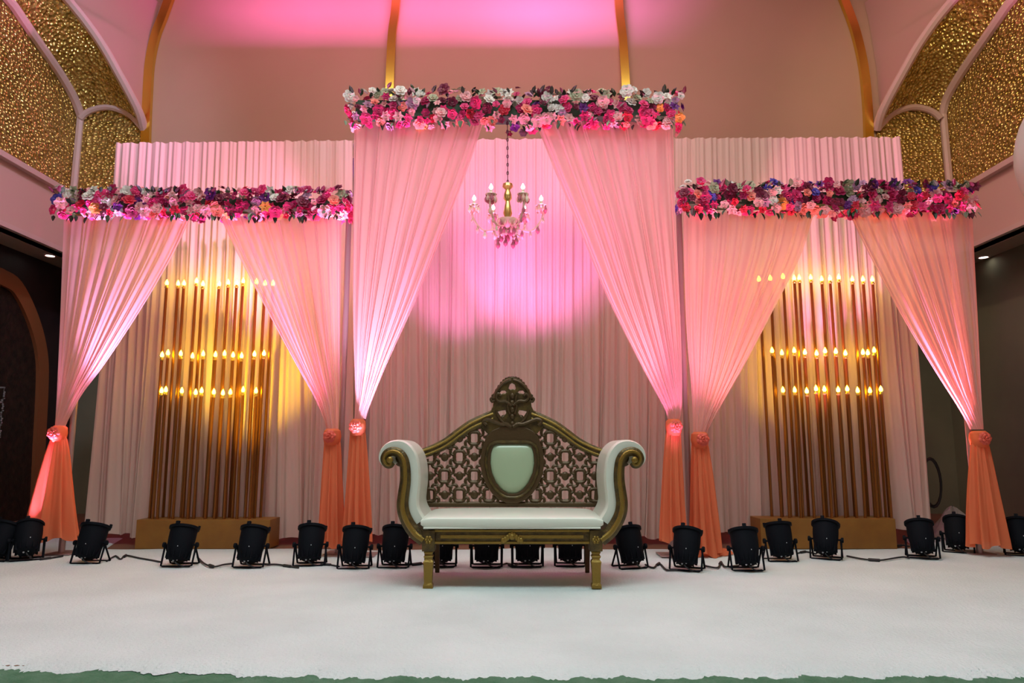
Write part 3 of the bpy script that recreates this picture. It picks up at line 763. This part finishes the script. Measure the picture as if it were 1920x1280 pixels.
for s, nm in ((-1, 'left'), (1, 'right')):
    wood = [(735, 866), (731, 871), (725, 869), (721, 860), (726, 850), (737, 846), (749, 850), (757, 862), (760, 880), (760, 902), (757, 925), (755, 945), (758, 964), (767, 983), (779, 999), (795, 1011)]
    wp = smooth_path([S(mx(px, s), py, 0.04) for px, py in wood], 5)
    n = len(wp); rad = []
    for i in range(n):
        t = i / (n - 1); rad.append((7 + 3.2 * min(1, t * 2.0) + 3.0 * max(0, t - 0.5) * 2) / 275)
    mb = MB(); mb.tube(wp, rad, 12, flat=(1.0, 0.65)); fr = part('arm_frame', mb, M_WOOD, sofa)
    # raised bead along the face of the arm frame and the scroll eye
    mb = MB(); mb.tube([p + Vector((0, -rad[i] * 0.55, 0)) for i, p in enumerate(wp)], [r_ * 0.42 for r_ in rad], 8)
    mb.ball(S(mx(731, s), 862, 0.005), 0.024, 12, 6, (1, 0.7, 1)); part('carved_bead', mb, M_ORN, fr)
    # rear copy of the arm frame
    mb = MB(); mb.tube([p + Vector((0, 0.54, 0)) for p in wp], rad, 10, flat=(1.0, 0.5)); part('arm_frame', mb, M_WOODD, sofa)
    # padded arm: a band on the seat side of the wood, front to back
    pin = []; pout = []
    core = wp[10:n - 8]
    m_ = len(core)
    for i, p in enumerate(core):
        a_ = core[max(0, i - 1)]; b_ = core[min(m_ - 1, i + 1)]; t = (b_ - a_).normalized()
        nn = Vector((t.z, 0, -t.x))
        nn = nn if s > 0 else nn
        side = Vector((-t.z, 0, t.x)) if s < 0 else Vector((t.z, 0, -t.x))
        f = i / (m_ - 1)
        th = (9 + 14 * min(1, f * 3.0) + 8 * f) / 275
        pin.append(p + side * 0.005); pout.append(p + side * th)
    loop = pin + list(reversed(pout))

    def padded(u, v, loop=loop):
        i = int(round(u * len(loop))) % len(loop); p = loop[i].copy()
        cen = (pin[min(len(pin) - 1, i if i < len(pin) else 2 * len(pin) - 1 - i)] + pout[min(len(pin) - 1, i if i < len(pin) else 2 * len(pin) - 1 - i)]) / 2
        e = min(v, 1 - v) * 10; k = 1.0 if e >= 1 else 0.72 + 0.28 * math.sqrt(1 - (1 - e) ** 2)
        p = cen + (p - cen) * k
        return Vector((p.x, YS + 0.055 + 0.53 * v, p.z))
    mb = MB(); mb.grid(padded, len(loop), 20); nv0 = len(mb.v)
    # end caps
    L1 = len(loop) + 1; k1 = len(pin)
    capf = []
    for row in (0, 20):
        for i in range(k1 - 1): capf.append((row * L1 + i, row * L1 + i + 1, row * L1 + 2 * k1 - 2 - i, row * L1 + 2 * k1 - 1 - i))
    mb.f += capf
    part('arm_pad', mb, M_LEATH, sofa, ang=60)
    # front leg: block, rings, tapering foot
    lx = mx(802.5, s)
    T = lambda py: S(lx, py).z
    x_ = S(lx, 1050).x
    mb = MB(); mb.box((x_, YS + 0.045, (T(994) + T(1034)) / 2), (0.088, 0.088, T(994) - T(1034))); leg = part('front_leg', mb, M_WOOD, sofa, bevel=0.006)
    mb = MB(); mb.lathe([(0.034, T(1033)), (0.040, T(1036)), (0.030, T(1040)), (0.041, T(1044)), (0.030, T(1049)), (0.044, T(1054)), (0.040, T(1060)), (0.036, T(1080)), (0.034, T(1094)), (0.042, T(1098)), (0.042, 0.004), (0.03, 0.001)], 4, Matrix.Translation((x_, YS + 0.045, 0)) @ Matrix.Rotation(PI / 4, 4, 'Z') @ Matrix.Diagonal((1.12, 1.12, 1, 1)))
    part('turned_foot', mb, M_ORN, leg, ang=20)
    # rosette carved on the block
    mb = MB()
    for q in range(6):
        a_ = q * PI / 3; mb.ball((x_ + 0.018 * math.cos(a_), YS + 0.001, T(1012) + 0.018 * math.sin(a_)), 0.012, 6, 4, (1, 0.6, 1))
    mb.ball((x_, YS - 0.001, T(1012)), 0.010, 8, 4); part('carved_rosette', mb, M_ORN, leg)
    # rear leg, slightly splayed
    rx = mx(820, s); p = U(rx, 1073, G(960, 1073).y)
    mb = MB(); mb.tube([Vector((p.x, p.y, 0.0)), Vector((p.x, YK + 0.0, 0.25)), Vector((p.x, YK, 0.42))], [0.022, 0.027, 0.03], 4, up=(1, 0, 0)); part('rear_leg', mb, M_WOODD, sofa, smooth=False)

# rails
z1 = S(960, 992).z; z0 = S(960, 1021).z
xa = S(812, 1000).x; xb = -xa
mb = MB(); mb.box((0, YS + 0.045, (z1 + z0) / 2), (xb - xa, 0.05, z1 - z0)); rail = part('front_rail', mb, M_WOOD, sofa, bevel=0.006)
mb = MB(); mb.box((0, YS + 0.018, z1 - 0.012), (xb - xa - 0.02, 0.02, 0.014)); mb.box((0, YS + 0.018, z0 + 0.012), (xb - xa - 0.02, 0.02, 0.014))
mb.box((0, YS + 0.018, (z0 + z1) / 2), (xb - xa - 0.1, 0.012, 0.022)); part('rail_moulding', mb, M_ORN, rail, smooth=False)
mb = MB()
for q in range(9):
    a_ = (q - 4) / 4; mb.ball((a_ * 0.062, YS + 0.008, (z0 + z1) / 2 - 0.006 + 0.02 * math.cos(a_ * 3)), 0.017, 8, 5, (1, 0.6, 1.3))
mb.ball((0, YS + 0.004, (z0 + z1) / 2), 0.022, 10, 5, (1, 0.6, 1)); part('carved_centre', mb, M_ORN, rail)
for s in (-1, 1):
    x = s * (xb + 0.02); mb = MB(); mb.box((x, YS + 0.33, (z0 + z1) / 2), (0.045, 0.52, z1 - z0)); part('side_rail', mb, M_WOODD, sofa, bevel=0.005)
mb = MB(); mb.box((0, YK - 0.02, (z0 + z1) / 2), (2 * xb, 0.045, z1 - z0)); part('rear_rail', mb, M_WOODD, sofa, bevel=0.005)
# seat cushion: puffed, with a rolled front
ztop = S(960, 967).z; zb = z1 - 0.002; xs_ = S(789, 980).x


def seatf(u, v):
    """closed section swept along x"""
    a = 2 * PI * v
    x = xs_ + (-2 * xs_) * u; e = min(u, 1 - u) * 14; k = 1.0 if e >= 1 else 0.45 + 0.55 * math.sqrt(1 - (1 - e) ** 2)
    cy = YS + 0.335; hy = 0.345; cz = (ztop + zb) / 2; hz = (ztop - zb) / 2
    c_, s_ = math.cos(a), math.sin(a); ex = 0.35
    yy = cy + hy * math.copysign(abs(c_) ** ex, c_); z = cz + hz * k * math.copysign(abs(s_) ** ex, s_)
    if s_ > 0: z += 0.018 * math.sin(PI * u) ** 0.5 * s_ * math.sin(PI * (yy - cy + hy) / (2 * hy)) ** 0.5 if 0 < u < 1 and abs(yy - cy) < hy else 0
    return Vector((x, yy - (0.01 * math.sin(PI * u) if c_ < 0 else 0), z))


mb = MB(); mb.grid(seatf, 60, 40); part('seat_cushion', mb, M_LEATH, sofa, ang=60)
mb = MB(); mb.tube([Vector((xs_ + 0.02, YS - 0.008, zb + 0.012)), Vector((-xs_ - 0.02, YS - 0.008, zb + 0.012))], 0.007, 6); part('seat_piping', mb, M_LEATH, sofa)

# back: camel top rail, crest, medallion, lattice
TH = 0.055
half = [(786, 852), (812, 843), (838, 830), (860, 814), (882, 799), (905, 788), (925, 780)]
for s in (-1, 1):
    pth = smooth_path([K(mx(px, s), py) for px, py in half], 5)
    mb = MB(); mb.tube(pth, [0.040 + 0.012 * i / len(pth) for i in range(len(pth))], 10, flat=(1.0, 0.6)); tr = part('top_rail', mb, M_WOOD, sofa)
    mb = MB(); mb.tube([p + Vector((0, -0.026, 0.020)) for p in pth], 0.010, 6); mb.tube([p + Vector((0, -0.026, -0.018)) for p in pth], 0.008, 6); part('rail_bead', mb, M_ORN, tr)
    pth = smooth_path([K(mx(px, s), py) for px, py in ((799, 860), (800, 900), (803, 945))], 4)
    mb = MB(); mb.tube(pth, 0.022, 8, flat=(1, 0.8)); part('side_stile', mb, M_WOODD, sofa)
mb = MB(); mb.tube([K(800, 945), K(2 * CX - 800, 945)], 0.022, 8, flat=(1, 0.9)); part('bottom_rail', mb, M_WOODD, sofa)


def both(pts, s): return [K(mx(px, s), py, 0) for px, py in pts]


def loop_sym(ptsleft):      # left half, top to bottom, px; mirrored to a closed loop
    L = [K(px, py) for px, py in ptsleft]; Rr = [K(2 * CX - px, py) for px, py in reversed(ptsleft)]
    return L + Rr


crown = [(959, 708), (950, 711), (943, 715), (936, 722), (930, 730), (926, 738), (922, 741), (923, 749), (926, 753), (925, 762), (921, 770), (912, 777), (902, 783), (903, 800), (914, 812), (930, 822), (950, 822)]
hole1 = [(959, 717), (955, 719), (952, 728), (957, 731)]
h_top = [K(px, py) for px, py in ((960, 717), (955.5, 720), (953, 728), (956, 731), (961, 730), (966, 731), (968, 728), (965.5, 720))]
holes = [h_top]
for s in (-1, 1):
    holes.append(both(((936, 736), (940, 731.5), (947, 731.5), (951, 735), (948, 738), (942, 738.5), (938, 742)), s))
    holes.append(both(((932, 771), (940, 769), (948, 768), (950, 774), (945, 781), (941, 788), (938, 780)), s))
plate('crest', loop_sym(crown), holes, 0.05, M_WOOD, sofa)
# acanthus scrolls laid on the crest
mb = MB()
for s in (-1, 1):
    for pts, r_ in ((((959, 760), (948, 752), (936, 752), (930, 745), (934, 738), (939, 742)), 0.013), (((959, 712), (948, 716), (938, 724), (931, 733), (928, 741), (925, 747)), 0.012),
                    (((959, 800), (950, 795), (940, 795), (926, 790), (914, 786), (906, 790), (912, 797)), 0.016), (((930, 768), (935, 782), (946, 794), (956, 800)), 0.010), (((952, 740), (954, 752), (952, 764), (956, 776)), 0.010),
                    (((924, 744), (920, 748), (923, 753), (928, 750)), 0.010)):
        mb.tube(smooth_path([K(mx(a, s), b, -0.03) for a, b in pts], 5), r_, 7)
    for k in range(7): mb.ball(K(mx(959 - 4.6 * k, s), 709 + 0.75 * k * k - 0.6 * k, -0.01), 0.017, 7, 4, (1, 0.8, 1))
for k in range(5): mb.ball(K(960.5, 742 + 13 * k, -0.032), 0.021 - 0.001 * k, 8, 5, (1, 0.7, 1.2))
part('crest_scrolls', mb, M_WOODD, sofa)
# medallion ring (shield oval)
ringo = [(940, 800), (922, 808), (911, 822), (904, 843), (901, 866), (904, 888), (912, 908), (923, 924), (936, 936), (950, 942)]
ringi = [(944, 832), (932, 832), (924, 836), (920, 850), (919, 868), (922, 886), (930, 905), (941, 918), (952, 925)]
plate('medallion_frame', loop_sym(ringo), [loop_sym(ringi)], 0.06, M_WOODD, sofa)
mb = MB(); lo = loop_sym([(941, 828), (928, 829), (917, 836), (913, 850), (911.5, 868), (915, 889), (924, 909), (936, 923), (950, 931)])
mb.tube([p + Vector((0, -0.034, 0)) for p in smooth_path(lo, 3, closed=True)], 0.011, 7, closed=True); part('medallion_bead', mb, M_WOOD, sofa)
lo = smooth_path(loop_sym([(944, 830), (931, 831), (922, 836), (918, 850), (917, 868), (920, 887), (929, 906), (940, 919), (952, 926)]), 2, closed=True)
cen = sum(lo, Vector()) / len(lo)
mb = MB(); N = len(lo); vs = []; 
for j in range(7):
    f = 1 - j / 7
    for p in lo:
        q = cen + (p - cen) * f; q.y = YK - 0.005 - 0.048 * math.sqrt(max(0, 1 - f ** 3)); vs.append(q)
vs.append(Vector((cen.x, YK - 0.053, cen.z)))
fs = [(j * N + i, j * N + (i + 1) % N, (j + 1) * N + (i + 1) % N, (j + 1) * N + i) for j in range(6) for i in range(N)] + [(6 * N + i, 6 * N + (i + 1) % N, 7 * N) for i in range(N)]
mb.add(vs, fs); o = part('medallion_cushion', mb, M_MINT, sofa, ang=180); o['label'] = 'mint white shield-shaped padded medallion'


# lattice panels
def top_y(px):
    h = half
    for i in range(len(h) - 1):
        if h[i][0] <= px <= h[i + 1][0]: t = (px - h[i][0]) / (h[i + 1][0] - h[i][0]); return h[i][1] + (h[i + 1][1] - h[i][1]) * t
    return 780 if px > 925 else 852


def inlat(px, py):
    if px < 799 or py > 945: return False
    if py < top_y(px) + 3: return False
    dx = (px - 960.5) / 59; dy = (py - 870) / 74
    return dx * dx + dy * dy > 0.88 and px < 945


DX, DY = 55.5, 35.5
for s in (-1, 1):
    mb = MB()

    def seg(pts, r_):
        run = []
        for p in pts + [None]:
            if p is not None and inlat(*p): run.append(K(mx(p[0], s), p[1]))
            else:
                if len(run) > 1: mb.tube(run, r_, 6, flat=(1, 1.3))
                run = []
    for j in range(-3, 4):
        for i in range(-2, 4):
            cx_ = 861.5 + i * DX + (DX / 2 if j % 2 else 0); cy_ = 856.5 + j * DY
            seg([(cx_ + 10.5 * math.cos(a_) * (1 - 0.10 * math.cos(4 * a_)), cy_ + 12.5 * math.sin(a_) * (1 - 0.08 * math.cos(4 * a_))) for a_ in [2 * PI * q / 20 for q in range(21)]], 0.0165)
            for sx in (-1, 1):
                for sy in (-1, 1):
                    # two curled strands to each diagonal neighbour's half way, leaving a slit between them
                    seg([(cx_ + sx * (4 + 11 * t - 3 * math.sin(PI * t)), cy_ + sy * (11 + 8 * t + 3.5 * math.sin(PI * t))) for t in [q / 6 for q in range(7)]], 0.0135)
                    seg([(cx_ + sx * (10 + 5 * t + 4 * math.sin(PI * t)), cy_ + sy * (4 + 13 * t - 3 * math.sin(PI * t))) for t in [q / 6 for q in range(7)]], 0.0135)
            c_ = (cx_, cy_ + DY)
            if inlat(*c_):
                mb.ball(K(mx(c_[0], s), c_[1], -0.006), 0.037, 9, 6, (0.85, 0.5, 0.95))
                for sx in (-1, 1):
                    if inlat(c_[0] + sx * 8, c_[1]): mb.ball(K(mx(c_[0] + sx * 7.5, s), c_[1] - 2, -0.002), 0.018, 7, 4, (1, 0.5, 0.8))
    part('lattice_panel', mb, M_WOODD, sofa)

# ================================================================ stage lights
CANS = [  # px, base py, turn, body pitch, label, light target (px,py,Y), power, colour, cone, blend
    (-6, 1052, 0.2, 62, 'black stage light at the far left edge, half out of frame', None, 0, None, 0, 0),
    (44, 1051, -0.55, 52, 'black stage light turned sideways left of the outer left orange tail', (175, 450, 6.6), 170, PINK, 27, 0.9),
    (163, 1057, 0.05, 68, 'black stage light right of the outer left orange tail', (222, 540, 6.6), 300, (0.95, 0.50, 1.1), 30, 0.9),
    (333, 1062, 0.0, 68, 'black stage light before the left candle box, nearest its middle', (478, 640, 7.5), 125, AMB, 52, 1.0),
    (467, 1064, 0.05, 66, 'black stage light at the right end of the left candle box', (560, 540, 6.6), 130, PINK, 46, 0.9),
    (579, 1061, -0.1, 66, 'black stage light left of the left frame inner orange tail', (400, 300, 7.5), 380, PINK, 34, 0.7),
    (663, 1067, 0.0, 66, 'black stage light in front of the centre frame left orange tail', (690, 610, 6.5), 230, LIL, 30, 0.9),
    (738, 1065, 0.05, 64, 'black stage light just left of the sofa', (740, 380, 6.5), 200, SAL, 42, 0.9),
    (826, 1063, 0.0, 66, 'black stage light behind the left front leg of the sofa', (860, 290, 7.5), 130, MAG, 40, 0.5),
    (912, 1064, 0.0, 66, 'black stage light under the sofa, left of its carved centre', (1010, 320, 7.5), 130, MAG, 38, 0.5),
    (989, 1063, 0.0, 66, 'black stage light under the sofa, right of its carved centre', (955, 410, 7.5), 70, (0.95, 0.25, 0.75), 26, 0.5),
    (1070, 1062, 0.1, 66, 'black stage light beside the right rear leg of the sofa', (1040, 250, 7.5), 130, MAG, 40, 0.6),
    (1184, 1066, -0.3, 66, 'black stage light just right of the sofa', (1170, 380, 6.5), 210, SAL, 42, 0.9),
    (1290, 1070, 0.45, 64, 'black turned stage light between the centre and right orange tails', (1250, 620, 6.5), 70, PINK, 44, 0.9),
    (1402, 1070, 0.05, 68, 'black stage light right of the orange fabric pooled on the floor', (1375, 500, 6.6), 135, (1.0, 0.34, 0.42), 42, 0.8),
    (1467, 1053, 0.0, 72, 'black stage light at the left end of the right candle box', (1480, 640, 7.5), 30, AMB, 40, 0.9),
    (1553, 1049, 0.5, 60, 'black turned stage light before the middle of the right candle box', (1575, 420, 7.5), 250, PINK, 30, 0.7),
    (1734, 1047, 0.35, 64, 'black stage light at the foot of the right cream drape', (1800, 570, 6.6), 300, (1.0, 0.30, 0.62), 36, 0.8),
    (1802, 1037, 0.6, 58, 'black tilted stage light left of the outer right orange tail', (1755, 480, 6.6), 190, (1.0, 0.20, 0.24), 40, 0.9),
    (1920, 1043, 0.5, 60, 'black stage light at the right edge, partly out of frame', None, 0, None, 0, 0),
]
CACHE = {}


def can_parts(pitch):
    if pitch in CACHE: return CACHE[pitch]
    piv = Vector((0, 0, 0.175)); A = Matrix.Translation(piv) @ Matrix.Rotation(math.radians(pitch - 90), 4, 'X') if False else Matrix.Translation(piv) @ Matrix.Rotation(-math.radians(90 - pitch), 4, 'X')
    d = {}
    mb = MB(); mb.lathe([(0.0, -0.135), (0.055, -0.135), (0.072, -0.125), (0.086, -0.10), (0.098, -0.06), (0.108, 0.0), (0.112, 0.06), (0.112, 0.145), (0.100, 0.150), (0.100, 0.10)], 24, A, cap=False)
    d['housing'] = mesh_of('housing', mb, M_BLACK)
    mb = MB()
    for k in range(12):
        a = 2 * PI * k / 12
        mb.box(A @ Vector((0.090 * math.cos(a), 0.090 * math.sin(a), -0.075)), (0.022, 0.006, 0.09), (A.to_3x3() @ Matrix.Rotation(a, 3, 'Z')))
    d['heat_fins'] = mesh_of('heat_fins', mb, M_BLACK, smooth=False)
    mb = MB(); mb.lathe([(0.110, 0.135), (0.125, 0.137), (0.125, 0.158), (0.104, 0.160), (0.104, 0.140)], 24, A, cap=False)
    for k in range(3):
        a = 2 * PI * k / 3 + 0.4; mb.box(A @ Vector((0.118 * math.cos(a), 0.118 * math.sin(a), 0.165)), (0.02, 0.03, 0.03), (A.to_3x3() @ Matrix.Rotation(a, 3, 'Z')))
    d['front_rim'] = mesh_of('front_rim', mb, M_BLACK)
    mb = MB(); mb.lathe([(0.0, 0.118), (0.06, 0.115), (0.099, 0.105), (0.099, 0.102)], 20, A); d['lens'] = mesh_of('lens', mb, M_LENS)
    for j, (sp, w0) in enumerate(((0.105, 0.128), (-0.06, 0.134))):
        mb = MB()
        pts = [Vector((-w0, 0, 0.185)), Vector((-w0, sp * 0.25, 0.13)), Vector((-w0 + 0.002, sp, 0.012)), Vector((-w0 + 0.02, sp * 1.05, 0.008)), Vector((w0 - 0.02, sp * 1.05, 0.008)), Vector((w0 - 0.002, sp, 0.012)), Vector((w0, sp * 0.25, 0.13)), Vector((w0, 0, 0.185))]
        mb.tube(pts, 0.0085, 6, up=(0.3, 0.5, 0.8)); d['yoke%d' % j] = mesh_of('yoke', mb, M_BLACK)
    for s in (-1, 1):
        mb = MB(); mb.lathe([(0.0, 0.0), (0.022, 0.0), (0.024, 0.008), (0.022, 0.02), (0.008, 0.024), (0.008, 0.045)], 10, Matrix.Translation((s * 0.152, 0, 0.178)) @ Matrix.Rotation(-s * PI / 2, 4, 'Y')); d['knob%d' % s] = mesh_of('knob', mb, M_BLACK)
    mb = MB(); q = A @ Vector((0.02, -0.092, -0.03)); mb.ball(q, 0.010, 8, 4); mb.ball(A @ Vector((-0.02, -0.03, -0.137)), 0.009, 8, 4); mb.ball(A @ Vector((0.015, -0.04, -0.134)), 0.007, 8, 4); d['indicator'] = mesh_of('indicator', mb, M_LED)
    mb = MB(); e = A @ Vector((0.0, -0.02, -0.13)); mb.tube(smooth_path([e, e + Vector((0.01, -0.03, -0.02)), Vector((0.06, -0.07, 0.012)), Vector((0.12, -0.03, 0.009))], 4), 0.006, 6); d['power_lead'] = mesh_of('power_lead', mb, M_CABLE)
    CACHE[pitch] = (d, A)
    return CACHE[pitch]


for px, py, rz, pitch, lab, tgt, pw, col, ang, bl in CANS:
    p = G(px, py); d, A = can_parts(pitch)
    r = root('stage_light', lab, 'stage light', (p.x, p.y + 0.03, 0), -rz, group='black stage lights along the carpet')
    r.scale = (0.94, 0.94, 0.94)
    for k, me in d.items():
        o = bpy.data.objects.new(me.name.split('.')[0], me); C.objects.link(o); o.parent = r
    if tgt:
        mth = Matrix.Translation(r.location) @ Matrix.Rotation(-rz, 4, 'Z') @ A @ Vector((0, 0, 0.195))
        spot('stage_beam', mth, U(*tgt), pw * 3.6, col, ang, bl, 0.06)

# cables on the carpet
CB = [((200, 1052), (216, 1042), (226, 1048), (236, 1041), (262, 1046), (285, 1050), (300, 1053), 'black cable with a plug between the first two upright stage lights on the left'),
      ((370, 1044), (383, 1056), (400, 1062), (420, 1058), (438, 1056), 'black cable left of the stage light at the left candle box end'),
      ((500, 1058), (520, 1058), (545, 1062), (560, 1064), 'black cable between the two stage lights left of the orange tails'),
      ((604, 1058), (620, 1059), (636, 1062), 'short black cable left of the centre frame left tail'),
      ((760, 1055), (775, 1058), (790, 1056), (806, 1061), 'tangled black cable beside the left front sofa leg'),
      ((935, 1062), (950, 1056), (962, 1061), (972, 1057), 'black cable between the two stage lights under the sofa'),
      ((1210, 1058), (1225, 1064), (1236, 1056), (1250, 1068), (1270, 1068), 'tangled black cable right of the sofa'),
      ((1320, 1060), (1345, 1064), (1352, 1054), (1360, 1062), (1385, 1060), 'looped black cable in front of the orange fabric pool'),
      ((1495, 1037), (1510, 1034), (1530, 1038), 'short black cable before the left end of the right candle box'),
      ((1588, 1042), (1620, 1048), (1650, 1050), (1690, 1044), (1705, 1046), 'long black cable curving along the carpet at the right candle box'),
      ((1665, 1026), (1690, 1022), (1705, 1024), 'short black cable behind the right drape foot'),
      ((80, 1048), (95, 1046), (118, 1042), 'thin black cable right of the sideways stage light')]
for cdef in CB:
    pts = [G(px, py, 0.010) for px, py in cdef[:-1]]
    mb = MB(); mb.tube(smooth_path(pts, 6), 0.0075, 6, up=(0, 0, 1))
    mid = pts[len(pts) // 2]; a = pts[len(pts) // 2 - 1]
    mb.tube([mid, mid + (a - mid).normalized() * 0.09], 0.013, 8, up=(0, 0, 1))
    thing('power_cable', mb, M_CABLE, cdef[-1], 'cable', 'black cables lying on the carpet', origin=pts[0])

# orange fabric pooled on the floor, crumpled cloth and cable hoop at the right rear
c = G(1345, 1044)
mb = MB()


def pool(u, v):
    a = 2 * PI * u; rr = v * (1 + 0.22 * math.sin(3 * a + 1) + 0.12 * math.sin(7 * a))
    return Vector((c.x + 0.14 * rr * math.cos(a), c.y + 0.10 + 0.10 * rr * math.sin(a), 0.008 + 0.05 * (1 - v) ** 0.6 + 0.016 * math.sin(9 * a + 6 * v) * (1 - v * 0.7) * (1 if v > 0.1 else 0) + (0.016 if v < 1 else 0)))


mb.grid(pool, 48, 8); thing('fabric_pool', mb, M_TAIL, 'orange fabric end lying in a small pool on the carpet', 'fabric', origin=c, ang=180)
c2 = U(1790, 1008, 8.0)


def heap(u, v):
    a = 2 * PI * u; rr = v * (1 + 0.15 * math.sin(3 * a + 2) + 0.08 * math.sin(8 * a))
    return Vector((c2.x + 0.26 * rr * math.cos(a), 8.0 + 0.18 * rr * math.sin(a), 0.005 + 0.30 * (1 - v ** 1.6) + 0.03 * math.sin(5 * a + 9 * v) * (1 - v)))


mb = MB(); mb.grid(heap, 60, 14); thing('crumpled_cloth', mb, mat('grey_cloth', (0.36, 0.36, 0.31), 0.9, bump=(14, 1.0, 0.05)), 'pale crumpled cloth heap behind the right cream drape', 'cloth', origin=(c2.x, 8.0, 0), ang=180)
h = U(1757, 925, 8.0)
mb = MB(); pts = [Vector((h.x - 0.02 + 0.10 * math.cos(a), 8.05, 0.37 + 0.20 + 0.26 * math.sin(a))) for a in [2 * PI * k / 20 for k in range(20)]]
mb.tube(pts, 0.012, 6, closed=True); mb.tube([p + Vector((0.02, 0.03, 0.012)) for p in pts], 0.012, 6, closed=True)
thing('cable_coil', mb, M_CABLE, 'dark coiled cable standing beside the right cream drape edge', 'cable', origin=(h.x, 8.05, 0.31))
